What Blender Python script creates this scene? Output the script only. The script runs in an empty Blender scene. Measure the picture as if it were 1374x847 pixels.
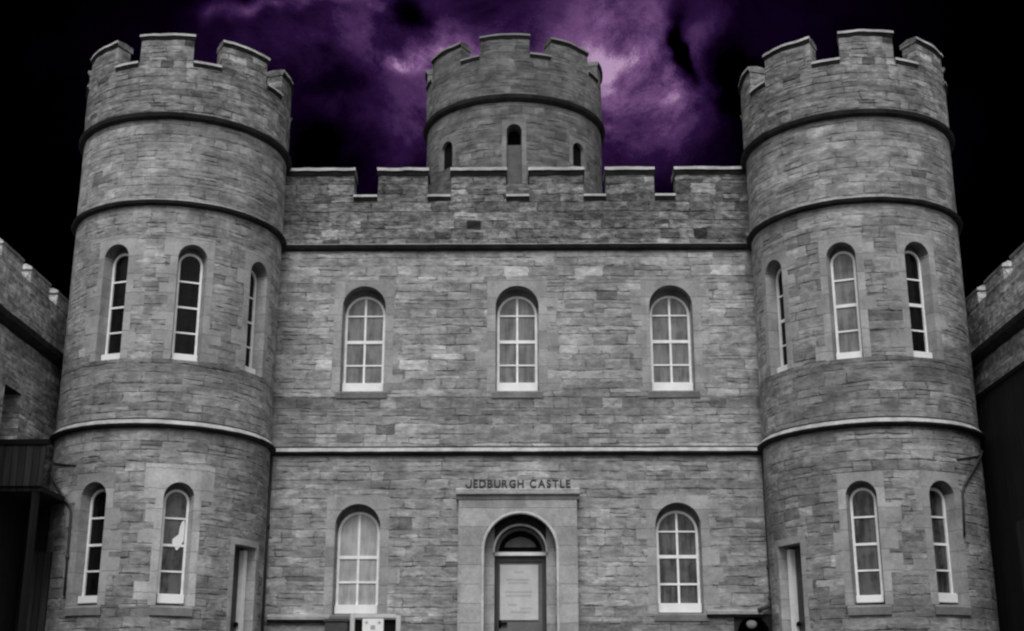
import bpy, bmesh, math, random
from mathutils import Vector, Matrix, noise
R = math.radians
random.seed(7)
scene = bpy.context.scene
COL = scene.collection

# ------------------------------------------------------------------ camera
cam_d = bpy.data.cameras.new("camera"); cam = bpy.data.objects.new("camera", cam_d); COL.objects.link(cam)
cam.location = (0, 0, 0); PITCH = .2963
cam.rotation_euler = (math.pi/2 + PITCH, 0, .0102)
cam_d.sensor_fit = 'HORIZONTAL'; cam_d.sensor_width = 36; cam_d.lens = 36*1783/1374
cam_d.clip_start = .1; cam_d.clip_end = 2000
scene.camera = cam

# ------------------------------------------------------------------ tiny node DSL
class NT:
    def __init__(s, tree): s.t = tree; s.n = tree.nodes; s.l = tree.links
    def put(s, sock, v):
        if isinstance(v, X): s.l.new(v.s, sock)
        elif v is not None: sock.default_value = v
    def math(s, op, *a, clamp=False):
        n = s.n.new('ShaderNodeMath'); n.operation = op; n.use_clamp = clamp
        for i, v in enumerate(a): s.put(n.inputs[i], v)
        return X(s, n.outputs[0])
    def comb(s, x=0., y=0., z=0.):
        n = s.n.new('ShaderNodeCombineXYZ')
        for i, v in enumerate((x, y, z)): s.put(n.inputs[i], v)
        return X(s, n.outputs[0])
    def sep(s, v):
        n = s.n.new('ShaderNodeSeparateXYZ'); s.put(n.inputs[0], v)
        return [X(s, o) for o in n.outputs]
    def noise(s, vec, scale=1., detail=2., rough=.5, dist=0.):
        n = s.n.new('ShaderNodeTexNoise'); s.put(n.inputs['Vector'], vec)
        n.inputs['Scale'].default_value = scale; n.inputs['Detail'].default_value = detail
        n.inputs['Roughness'].default_value = rough; n.inputs['Distortion'].default_value = dist
        return X(s, n.outputs[0])
    def white(s, vec):
        n = s.n.new('ShaderNodeTexWhiteNoise'); n.noise_dimensions = '3D'; s.put(n.inputs['Vector'], vec)
        return X(s, n.outputs['Value'])
    def ramp(s, v, a, b, c=0., d=1., smooth=True):
        n = s.n.new('ShaderNodeMapRange'); n.interpolation_type = 'SMOOTHSTEP' if smooth else 'LINEAR'
        s.put(n.inputs['Value'], v); s.put(n.inputs[1], a); s.put(n.inputs[2], b); s.put(n.inputs[3], c); s.put(n.inputs[4], d)
        return X(s, n.outputs[0])
    def grey(s, v):
        n = s.n.new('ShaderNodeCombineColor')
        for i in range(3): s.put(n.inputs[i], v)
        return X(s, n.outputs[0])
    def mix(s, f, a, b):
        return a*(1-f) + b*f if isinstance(a, X) or isinstance(b, X) else f*(b-a)+a
class X:
    def __init__(s, nt, sock): s.nt = nt; s.s = sock
    def __add__(s, o): return s.nt.math('ADD', s, o)
    __radd__ = __add__
    def __sub__(s, o): return s.nt.math('SUBTRACT', s, o)
    def __rsub__(s, o): return s.nt.math('SUBTRACT', o, s)
    def __mul__(s, o): return s.nt.math('MULTIPLY', s, o)
    __rmul__ = __mul__
    def __truediv__(s, o): return s.nt.math('DIVIDE', s, o)
    def floor(s): return s.nt.math('FLOOR', s)
    def fract(s): return s.nt.math('FRACT', s)
    def min(s, o): return s.nt.math('MINIMUM', s, o)
    def max(s, o): return s.nt.math('MAXIMUM', s, o)
    def pow(s, o): return s.nt.math('POWER', s, o)

# ------------------------------------------------------------------ world: storm sky
w = bpy.data.worlds.new("World"); scene.world = w; w.use_nodes = True
nt = NT(w.node_tree); w.node_tree.nodes.clear()
sky = nt.n.new('ShaderNodeTexSky'); sky.sky_type = 'NISHITA'; sky.sun_disc = False
SUN_EL, SUN_AZ = 50, 184          # azimuth measured from +Y clockwise: sun behind the viewer, a little to the left
sky.sun_elevation = R(SUN_EL); sky.sun_rotation = R(SUN_AZ)
sky.air_density = 1.; sky.dust_density = 3.
tc = nt.n.new('ShaderNodeTexCoord')
dirn = X(nt, tc.outputs['Generated'])
dx, dy, dz = nt.sep(dirn)
bw = nt.n.new('ShaderNodeRGBToBW'); nt.l.new(sky.outputs[0], bw.inputs[0])
over = X(nt, bw.outputs[0])
over_n = nt.noise(dirn, 2.2, 4., .55)
over = over * (over_n*.9 + .5) * nt.ramp(dz, -.05, .75, .42, 1.25)
# thick black storm bank fills the sky ahead; behind and overhead is plain grey overcast
back = nt.ramp(dy, .70, .36)
def direction(px, py):
    v = Vector(((px-687)/1783, 1, -(py-423.5)/1783)).normalized()
    v = Matrix.Rotation(PITCH, 3, 'X') @ v
    return Matrix.Rotation(.0102, 3, 'Z') @ v
def blob(px, py, wx, wy, gain):
    d = direction(px, py)
    # elliptical soft lobe about a fixed compass direction
    az = dx/dy - d.x/d.y; el = dz/dy - d.z/d.y
    az = az + (wob1-.5)*.22; el = el + (wob2-.5)*.18
    q = (az/(wx/1783))*(az/(wx/1783)) + (el/(wy/1783))*(el/(wy/1783))
    return nt.math('POWER', 2.718, q*-1.)*gain
wob1 = nt.noise(dirn, 7., 4., .55); 
shift = nt.n.new('ShaderNodeVectorMath'); shift.operation = 'ADD'; nt.l.new(tc.outputs['Generated'], shift.inputs[0]); shift.inputs[1].default_value = (5.3, 1.7, 9.1)
dir2 = X(nt, shift.outputs[0])
wob2 = nt.noise(dir2, 8., 4., .55)
glow = None
for b in [(690, 90, 330, 190, .50), (840, 70, 120, 120, .46), (805, 62, 50, 34, .42), (640, 76, 60, 30, .42), (525, 66, 34, 16, .40), (345, 0, 60, 18, .52), (600, 66, 90, 30, .18),
          (540, 30, 170, 40, .14), (860, 200, 120, 70, .22), (560, 190, 160, 70, .12), (400, 60, 130, 60, .14), (470, 0, 60, 16, .3), (930, 30, 60, 60, .12)]:
    g = blob(*b); glow = g if glow is None else glow + g
dark = blob(890, 45, 22, 62, 1.0) + blob(530, 8, 34, 26, .5) + blob(700, 16, 60, 16, .16) + blob(430, 110, 60, 34, .22) + blob(410, 200, 50, 50, .2) + blob(970, 120, 60, 110, .45)
cl = nt.noise(dirn, 12., 9., .66, .5)
fine = nt.noise(dir2, 38., 6., .72)
grain = nt.noise(dir2, 700., 1., .5)
dens = (glow - dark) * (nt.ramp(cl, .36, .66)*.85 + .55) + (fine-.5)*.45*glow + (grain-.5)*.30*glow
dens = nt.ramp(dens, .0, 1.15, 0., 1., smooth=False)
cr = nt.n.new('ShaderNodeValToRGB'); nt.put(cr.inputs[0], dens)
els = cr.color_ramp.elements
els[0].position = 0; els[0].color = (0, 0, 0, 1)
els[1].position = 1; els[1].color = (.44, .29, .46, 1)
for p, c in ((.12, (.004, .0006, .009)), (.3, (.020, .006, .038)), (.5, (.066, .027, .095)), (.75, (.18, .085, .215))):
    e = els.new(p); e.color = (*c, 1)
front_bg = nt.n.new('ShaderNodeBackground'); nt.l.new(cr.outputs[0], front_bg.inputs[0]); front_bg.inputs[1].default_value = 1.0
back_bg = nt.n.new('ShaderNodeBackground'); nt.put(back_bg.inputs[0], nt.grey(over)); back_bg.inputs[1].default_value = .15
mixs = nt.n.new('ShaderNodeMixShader'); nt.put(mixs.inputs[0], back)
nt.l.new(front_bg.outputs[0], mixs.inputs[1]); nt.l.new(back_bg.outputs[0], mixs.inputs[2])
wo = nt.n.new('ShaderNodeOutputWorld'); nt.l.new(mixs.outputs[0], wo.inputs[0])

# ------------------------------------------------------------------ sun (overcast: large and soft)
sd = bpy.data.lights.new("sun", 'SUN'); sun = bpy.data.objects.new("sun", sd); COL.objects.link(sun)
sd.energy = 1.15; sd.angle = R(25); sd.color = (1, 1, .985)
az = R(SUN_AZ); el = R(SUN_EL)
sv = Vector((math.sin(az)*math.cos(el), math.cos(az)*math.cos(el), math.sin(el)))
sun.rotation_euler = (-sv).to_track_quat('-Z', 'Y').to_euler(); sun.location = sv*60

vs = scene.view_settings
vs.view_transform = 'Standard'; vs.look = 'None'; vs.exposure = 0; vs.gamma = 1; vs.use_curve_mapping = False
scene.cycles.pixel_filter_type = 'BLACKMAN_HARRIS'; scene.cycles.filter_width = 2.3

# ------------------------------------------------------------------ materials
def new_mat(name):
    m = bpy.data.materials.new(name); m.use_nodes = True
    t = NT(m.node_tree); b = m.node_tree.nodes['Principled BSDF']
    b.inputs['Roughness'].default_value = .9
    b.inputs['Specular IOR Level'].default_value = .25
    return m, t, b
def uv(t):
    n = t.n.new('ShaderNodeUVMap'); n.uv_map = 'UVMap'
    u, v, _ = t.sep(X(t, n.outputs[0])); return u, v, X(t, n.outputs[0])
def geo_pos(t):
    n = t.n.new('ShaderNodeNewGeometry'); return X(t, n.outputs['Position'])
def bump(t, b, height, dist, strength=1.):
    n = t.n.new('ShaderNodeBump'); t.put(n.inputs['Height'], height)
    n.inputs['Distance'].default_value = dist; n.inputs['Strength'].default_value = strength
    t.l.new(n.outputs[0], b.inputs['Normal'])

def masonry(name, base, h, ln, contrast=.5, mortar=.55, relief=.03, stain=.35, seed=0., split=.5, vstain=None, pebble=.14):
    """coursed rubble: rows of uneven height, stones of uneven length, some split in two thin slabs"""
    m, t, b = new_mat(name)
    u, v, vec = uv(t)
    u = u + seed*13.7
    w1 = t.noise(t.comb(u*.9, v*2.2, seed), 1., 3., .6)
    vv = v + (w1-.5)*.11*h/.18
    rowwarp = t.noise(t.comb(0., v*1.1/h*.55, seed), 1., 1.)
    vr = vv*(1./h) + rowwarp*1.3
    row = vr.floor(); fv = vr.fract()
    r1 = t.white(t.comb(row, seed, .5))
    ul = u*(1./ln)*(r1*.9+.6) + r1*17.3
    ul = ul + t.noise(t.comb(u*1.3, row*3.1, seed), 1., 1.)*1.2 + t.noise(t.comb(u*3, v*7, seed), 1., 2.)*.25
    col = ul.floor(); fu = ul.fract()
    r2 = t.white(t.comb(row, col, seed+.1))
    sp = t.math('GREATER_THAN', r2, 1-split)
    fv2 = (fv*2.).fract(); half = (fv*2.).floor()
    fvx = fv*(1-sp) + fv2*sp
    heff = (1-sp*.5)*h
    idv = row + half*sp*.43
    r3 = t.white(t.comb(idv, col, seed+.7))
    r4 = t.white(t.comb(idv, col, seed+3.7))
    wig = (t.noise(vec, 7., 4., .65)-.5)*.045
    dv = fvx.min(1-fvx)*heff + wig
    du = fu.min(1-fu)*ln*.9 + wig
    d = dv.min(du)
    jmask = t.ramp(t.noise(t.comb(u*2.4, v*5.5, seed+2), 1., 3., .6), .42, .66)
    jw = t.noise(t.comb(u*2.2, v*5., seed+5), 1., 3.)*.036+.004
    jh = t.ramp(dv, 0., jw, 1., 0.) * (jmask*.9+.1)
    jv = t.ramp(du, 0., jw*.8, .8, 0.) * (jmask*.8+.1)
    joint = 1 - jh.max(jv)
    big = t.noise(vec, .33, 5., .6)
    med = t.noise(t.comb(u*1.2, v*3.2, seed+4), 1., 5., .65)
    fin = t.noise(t.comb(u*10., v*15., seed), 1., 4., .7)
    slab = t.noise(t.comb(u*2.8+w1*2., v*6.2, seed+6), 1., 4., .65)
    peb = t.noise(t.comb(u*5.2, v*7.5, seed+15), 1., 3., .6)
    lick = t.ramp(t.noise(t.comb(u*2.1, v*8.5, seed+12), 1., 3., .65), .64, .76)
    streak = t.noise(t.comb(u*1.6, v*.22, seed+9), 1., 4., .6)
    tone = (r3-.5)*contrast*.75 + 1.
    bright = t.ramp(r4, .90, 1., 0., contrast*.75)
    darks = t.ramp(r4, .12, .0, 0., contrast*.55)
    tone = tone + bright - darks
    tone = tone * (t.ramp(big, .3, .7, 1-stain, 1+stain*.6)) * t.ramp(med, .28, .72, .70, 1.26) * t.ramp(fin, .25, .75, .86, 1.14) * t.ramp(slab, .28, .72, .74, 1.24) * (1+lick*contrast*.6) * t.ramp(peb, .32, .68, 1-pebble, 1+pebble)
    tone = tone * t.ramp(streak, .3, .65, 1-stain*.5, 1.06)
    if vstain:                       # soot and damp: (height, spread, strength) bands under ledges and sills
        for z0, sprd, st in vstain:
            q = t.ramp(v, z0-sprd, z0, 0., st) * t.math('LESS_THAN', v, z0+.01) * t.ramp(streak, .25, .65, .5, 1.2)
            tone = tone * (1-q)
    tone = tone * (joint*(1-mortar) + mortar)
    t.put(b.inputs['Base Color'], t.grey((tone*base).max(.01)))
    hgt = joint*.6 + r3*.3 + fin*.35 + med*.5 + slab*.4 + peb*pebble*3.
    bump(t, b, hgt, relief)
    return m

def dressed(name, base, rough=.88, soot_shade=0.):
    m, t, b = new_mat(name)
    p = geo_pos(t)
    n1 = t.noise(p, 1.7, 5., .6); n2 = t.noise(p, 14., 4., .7)
    tone = t.ramp(n1, .3, .7, .74, 1.16)*t.ramp(n2, .25, .75, .85, 1.12)
    u, v, vec = uv(t)
    # wide joints between dressed blocks
    fv = (v*(1/.42)+.13).fract(); dv = fv.min(1-fv)*.42
    j = t.ramp(dv, .0, .014, .62, 1.)
    r = t.white(t.comb((v*(1/.42)+.13).floor(), (u*.7).floor(), 2.))
    tone = tone*j*(r*.28+.86)
    t.put(b.inputs['Base Color'], t.grey(tone*base))
    b.inputs['Roughness'].default_value = rough
    bump(t, b, n2*.5+n1*.5+j, .012)
    return m

def plain(name, base, rough=.8, var=.18, spec=.3, sc=4., bmp=.004):
    m, t, b = new_mat(name); p = geo_pos(t)
    n1 = t.noise(p, sc, 5., .6); n2 = t.noise(p, sc*7, 3., .6)
    tone = t.ramp(n1, .3, .7, 1-var, 1+var)*t.ramp(n2, .2, .8, 1-var*.4, 1+var*.4)
    t.put(b.inputs['Base Color'], t.grey(tone*base))
    b.inputs['Roughness'].default_value = rough; b.inputs['Specular IOR Level'].default_value = spec
    bump(t, b, n2+n1, bmp)
    return m

M = {}
ZA, ZB, ZC = 5.86, 10.80, 12.88
M['wall'] = masonry('facade_rubble', .33, .215, .5, .52, .44, .045, .3, seed=1., split=.24, vstain=[(7.2, .7, .38), (2.1, .5, .45)])
M['parapet'] = masonry('parapet_rubble', .18, .225, .48, 1.05, .28, .06, .34, seed=2., split=.25, pebble=.40)
M['tower'] = masonry('tower_rubble', .31, .21, .46, .52, .44, .045, .32, seed=3., split=.26, vstain=[(7.3, .6, .28), (2.2, .5, .25)])
M['tower_right'] = masonry('right_tower_rubble', .29, .21, .48, .52, .44, .045, .34, seed=4.4, split=.26, vstain=[(7.3, .8, .32), (2.2, .6, .3)])
M['tower_top'] = masonry('tower_top_rubble', .235, .175, .4, .75, .28, .05, .3, seed=5.2, split=.3, pebble=.26)
M['turret'] = masonry('turret_rubble', .165, .2, .5, .5, .5, .03, .3, seed=6.1, split=.3)
M['wing'] = masonry('wing_rubble', .44, .2, .6, .55, .5, .04, .35, seed=7.7, split=.4, pebble=.35)
M['dressed'] = dressed('dressed_stone', .34)
M['dressed_light'] = dressed('pale_dressed_stone', .46)
M['dressed_dark'] = dressed('weathered_dressed_stone', .22)
M['coping'] = plain('coping_stone', .42, .9, .25, sc=3, bmp=.015)
M['ledge'] = plain('ledge_stone', .40, .9, .25, sc=3, bmp=.015)
M['soot'] = plain('sooted_stone', .025, .95, .35, .1, 3., .015)  # near-black: soot plus under-ledge shade put into the colour
M['soffit'] = plain('sooted_soffit', .17, .95, .35, .1, 3., .015)  # darker tone on arch undersides and rebates
M['white'] = plain('white_paint', .8, .45, .05, .4)
M['sash'] = plain('sash_paint', .82, .5, .1, .4)
M['sash_grey'] = plain('weathered_sash_paint', .46, .6, .15, .3)
M['lead'] = plain('iron_pipe', .035, .6, .3, .4)
M['tar'] = None
M['door'] = plain('dark_door_paint', .045, .5, .2, .4)
M['door_mid'] = plain('grey_door_paint', .13, .55, .15, .4)
M['letter'] = plain('black_letters', .02, .6, .1, .3)
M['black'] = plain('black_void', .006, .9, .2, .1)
M['box'] = plain('white_board_paint', .52, .6, .08, .3)
M['cloth'] = plain('white_cloth', .8, .9, .06, .1)
M['roof'] = plain('lead_roof', .08, .7, .2, .3)

def glass(name, base, var=.45, rough=.12, spec=.5):
    m, t, b = new_mat(name); p = geo_pos(t)
    n2 = t.noise(p, 6., 2.); px, py, pz = t.sep(p)
    n = t.noise(t.comb(px*9., py*9., pz*1.4), 1., 4., .6)*.6 + t.noise(p, 2.4, 3., .6)*.4
    t.put(b.inputs['Base Color'], t.grey(t.ramp(n, .36, .62, 1-var, 1+var)*base))
    b.inputs['Roughness'].default_value = rough; b.inputs['Specular IOR Level'].default_value = spec
    bump(t, b, n2, .01)
    return m
M['pane_dark'] = glass('dark_glass', .007, .5, spec=.15)
M['pane_mid'] = glass('glass_over_grey_blind', .14)  # grey blind, with the sky's reflection put into the pane colour
M['pane_light'] = glass('glass_over_pale_blind', .34, .22)
M['pane_grey'] = glass('glass_over_dim_room', .06, .75)

def boards(name, base, wdt=.14):
    m, t, b = new_mat(name); u, v, vec = uv(t)
    f = (u*(1/wdt)).fract(); d = f.min(1-f)*wdt; r = t.white(t.comb((u*(1/wdt)).floor(), 0., 1.))
    g = t.noise(t.comb(u*14, v*1.2, 0.), 1., 4., .6)
    j = t.ramp(d, 0., .012, .15, 1.)
    t.put(b.inputs['Base Color'], t.grey(j*(r*.6+.7)*t.ramp(g, .25, .75, .6, 1.4)*base))
    bump(t, b, j+g*.3, .012)
    return m
M['tar'] = boards('tarred_boards', .022)  # boards darkened in colour to stand for the dim wing corner
M['tar_dark'] = boards('black_tarred_boards', .009)  # near-black boards, gloom beside the wings put into the colour

# ground
def ground_mat():
    m, t, b = new_mat('gravel'); p = geo_pos(t)
    a = t.noise(p, .5, 5.); c = t.noise(p, 40., 3., .7)
    t.put(b.inputs['Base Color'], t.grey(t.ramp(a, .3, .7, .75, 1.2)*t.ramp(c, .2, .8, .6, 1.35)*.13))
    bump(t, b, c, .02); return m
M['gravel'] = ground_mat()

# ------------------------------------------------------------------ object helpers
def link(name, bm, mats, parent=None, kind=None, smooth=False, recalc=True, M_=None):
    if recalc: bmesh.ops.recalc_face_normals(bm, faces=bm.faces)
    me = bpy.data.meshes.new(name); bm.to_mesh(me); bm.free()
    if not isinstance(mats, (list, tuple)): mats = [mats]
    for m in mats: me.materials.append(m)
    if smooth:
        for p in me.polygons: p.use_smooth = True
    o = bpy.data.objects.new(name, me); COL.objects.link(o)
    if parent: o.parent = parent
    if kind: o['kind'] = kind
    return o
def empty(name, loc, label, cat, group=None, rz=0):
    o = bpy.data.objects.new(name, None); COL.objects.link(o); o.location = loc; o.rotation_euler.z = rz
    o['label'] = label; o['category'] = cat
    if group: o['group'] = group
    return o
def new_bm():
    bm = bmesh.new(); bm.loops.layers.uv.new('UVMap'); return bm

def jit(p, amp):
    if amp:
        n = noise.noise_vector(p*2.3)*.6 + noise.noise_vector(p*6.1)*.4
        return p + n*amp
    return p
class Flat:
    """u along a wall, v up, d out of the wall"""
    def __init__(s, o, du, dn): s.o = Vector(o); s.du = Vector(du); s.dn = Vector(dn); s.step = .35
    def __call__(s, u, v, d, j=0): return jit(s.o + s.du*u + s.dn*d + Vector((0, 0, v)), j)
class Cyl:
    """u = arc length at the wall radius measured from the front"""
    def __init__(s, cx, cy, r): s.cx, s.cy, s.r = cx, cy, r; s.step = .12
    def __call__(s, u, v, d, j=0):
        a = u/s.r; rr = s.r + d
        return jit(Vector((s.cx + rr*math.sin(a), s.cy - rr*math.cos(a), v)), j)
def frange(a, b, st):
    n = max(1, int(math.ceil((b-a)/st - 1e-6))); return [a + (b-a)*i/n for i in range(n+1)]
def quad(bm, pts, uvs, mi=0):
    vs_ = [bm.verts.new(p) for p in pts]
    f = bm.faces.new(vs_); f.material_index = mi
    l = bm.loops.layers.uv.active
    for lo, q in zip(f.loops, uvs): lo[l].uv = q
    return f
def wall_grid(bm, S, u0, u1, v0, v1, holes=(), d=0., jit_=0., mi=0, stv=.5):
    us = sorted(set([round(x, 5) for x in [u0, u1] + [h[0] for h in holes] + [h[1] for h in holes]]))
    vs_ = sorted(set([round(x, 5) for x in [v0, v1] + [h[2] for h in holes] + [h[3] for h in holes]]))
    U = []; V = []
    for a, b in zip(us, us[1:]): U += frange(a, b, S.step)[:-1]
    U.append(us[-1])
    for a, b in zip(vs_, vs_[1:]): V += frange(a, b, stv)[:-1]
    V.append(vs_[-1])
    for a, b in zip(U, U[1:]):
        for c, e in zip(V, V[1:]):
            mu, mv = (a+b)/2, (c+e)/2
            if any(h[0] < mu < h[1] and h[2] < mv < h[3] for h in holes): continue
            quad(bm, [S(a, c, d, jit_), S(b, c, d, jit_), S(b, e, d, jit_), S(a, e, d, jit_)], [(a, c), (b, c), (b, e), (a, e)], mi)
def sweep(bm, S, prof, u0, u1, caps=True, j=0., mis=None, st=None):
    """closed profile [(d, v)] swept along u; mis gives a material index per profile edge"""
    U = frange(u0, u1, st or S.step); n = len(prof)
    per = [0]
    for k in range(n):
        a, b = prof[k], prof[(k+1) % n]; per.append(per[-1] + math.hypot(a[0]-b[0], a[1]-b[1]))
    for a, b in zip(U, U[1:]):
        for k in range(n):
            p, q = prof[k], prof[(k+1) % n]
            if abs(p[0]-q[0]) < 1e-6: va, vb = p[1], q[1]
            else: va, vb = p[1]+.05, p[1]+.05 + (per[k+1]-per[k])
            quad(bm, [S(a, p[1], p[0], j), S(b, p[1], p[0], j), S(b, q[1], q[0], j), S(a, q[1], q[0], j)],
                 [(a, va), (b, va), (b, vb), (a, vb)], mis[k] if mis else 0)
    if caps:
        l = bm.loops.layers.uv.active
        for uu in (U[0], U[-1]):
            f = bm.faces.new([bm.verts.new(S(uu, p[1], p[0], j)) for p in prof])
            for lo, p in zip(f.loops, prof): lo[l].uv = (uu + p[0], p[1])
def weld(bm): bmesh.ops.remove_doubles(bm, verts=bm.verts, dist=1e-4)
def box(bm, x0, x1, y0, y1, z0, z1, mi=0, mat=None, bev=0.):
    pts = [Vector((x, y, z)) for x in (x0, x1) for y in (y0, y1) for z in (z0, z1)]
    if mat: pts = [mat @ p for p in pts]
    for idx, ax in (((0, 1, 3, 2), 'x'), ((4, 6, 7, 5), 'x'), ((0, 4, 5, 1), 'y'), ((2, 3, 7, 6), 'y'), ((0, 2, 6, 4), 'z'), ((1, 5, 7, 3), 'z')):
        P = [pts[i] for i in idx]
        U = [((p.y, p.z) if ax == 'x' else (p.x, p.z) if ax == 'y' else (p.x, p.y)) for p in P]
        quad(bm, P, U, mi)

# arch outline from left foot up round to right foot
def arch_pts(uc, w_, v0, vs_, n=14):
    r = w_/2; L = [(uc-r, v0), (uc-r, vs_)]
    for i in range(1, n): 
        a = math.pi - math.pi*i/n; L.append((uc + r*math.cos(a), vs_ + r*math.sin(a)))
    L += [(uc+r, vs_), (uc+r, v0)]
    return L
def surround(S, uc, w_, v0, vtop, depth, ml, mr, mt, rect_only=False, topmi=0, inner=None, extra=(), quoin=True, proud=.006, rnd=None):
    """dressed stone margin round an opening, and its reveal; returns (bmesh, hole)"""
    bm = new_bm(); r = w_/2; vs_ = vtop - (0 if rect_only else r)
    ul, ur, vt = uc-r-ml, uc+r+mr, vtop+mt
    J = 0
    def q(a, b, c, e): quad(bm, [S(a, c, proud), S(b, c, proud), S(b, e, proud), S(a, e, proud)], [(a, c), (b, c), (b, e), (a, e)])
    for (a0, a1) in ((ul, uc-r), (uc+r, ur)):
        U = frange(a0, a1, .08); V = frange(v0, vs_, .3) + frange(vs_, vt, .3)[1:]
        for a, b in zip(U, U[1:]):
            for c, e in zip(V, V[1:]): q(a, b, c, e)
    n = 16
    top = [(uc - r*math.cos(math.pi*i/n), vs_ + (0 if rect_only else r*math.sin(math.pi*i/n))) for i in range(n+1)]
    for (a, va), (b, vb) in zip(top, top[1:]):
        quad(bm, [S(a, va, proud), S(b, vb, proud), S(b, vt, proud), S(a, vt, proud)], [(a, va), (b, vb), (b, vt), (a, vt)], topmi)
    # reveal (jambs, soffit)
    out = [(uc-r, v0)] + [(uc-r, v) for v in frange(v0, vs_, .5)[1:-1]] + top + [(uc+r, v) for v in frange(v0, vs_, .5)[1:-1][::-1]] + [(uc+r, v0)]
    acc = 0
    for (a, va), (b, vb) in zip(out, out[1:]):
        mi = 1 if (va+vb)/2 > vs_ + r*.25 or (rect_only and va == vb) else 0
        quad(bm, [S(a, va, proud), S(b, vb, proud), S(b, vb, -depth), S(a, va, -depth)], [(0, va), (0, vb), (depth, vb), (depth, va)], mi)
    if inner:                         # stone rebate behind the reveal that the sash box closes against
        wi, vi = inner; ri = wi/2; si = vi - ri; dd = -depth+.02
        ino = [(uc-ri, v0)] + [(uc - ri*math.cos(math.pi*i/n), si + ri*math.sin(math.pi*i/n)) for i in range(n+1)] + [(uc+ri, v0)]
        ouo = [(uc-r, v0)] + top + [(uc+r, v0)]
        for k in range(len(ino)-1):
            P = [ouo[k], ouo[k+1], ino[k+1], ino[k]]
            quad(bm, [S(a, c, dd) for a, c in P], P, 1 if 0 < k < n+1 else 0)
    # ledge at the foot
    quad(bm, [S(uc-r, v0, proud), S(uc+r, v0, proud), S(uc+r, v0+.03, -depth), S(uc-r, v0+.03, -depth)], [(0, 0), (1, 0), (1, .1), (0, .1)])
    # outer edges of the margin down to the wall face
    for a, b, c, e in ((ul, ul, v0, vt), (ur, ur, v0, vt), (ul, ur, vt, vt)):
        quad(bm, [S(a, c, proud), S(b, e, proud), S(b, e, -.02), S(a, c, -.02)], [(0, 0), (.2, 0), (.2, .02), (0, .02)])
    rr = rnd or random.Random(int(abs(uc*100)+v0*10))
    ex = list(extra)
    if quoin:                         # long and short work either side
        v = v0 + rr.uniform(0, .2)
        while v < vt-.3:
            hh = rr.uniform(.26, .42)
            if rr.random() < .5: ex.append((ul - rr.uniform(.12, .3), ul, v, min(v+hh, vt)))
            if rr.random() < .5: ex.append((ur, ur + rr.uniform(.12, .3), v, min(v+hh, vt)))
            v += hh + rr.uniform(.05, .3)
    for a, b, c, e in ex:
        sweep(bm, S, [(-.03, c), (proud, c), (proud, e), (-.03, e)], a, b, st=.1)
    return bm, (ul, ur, v0, vt)

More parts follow.
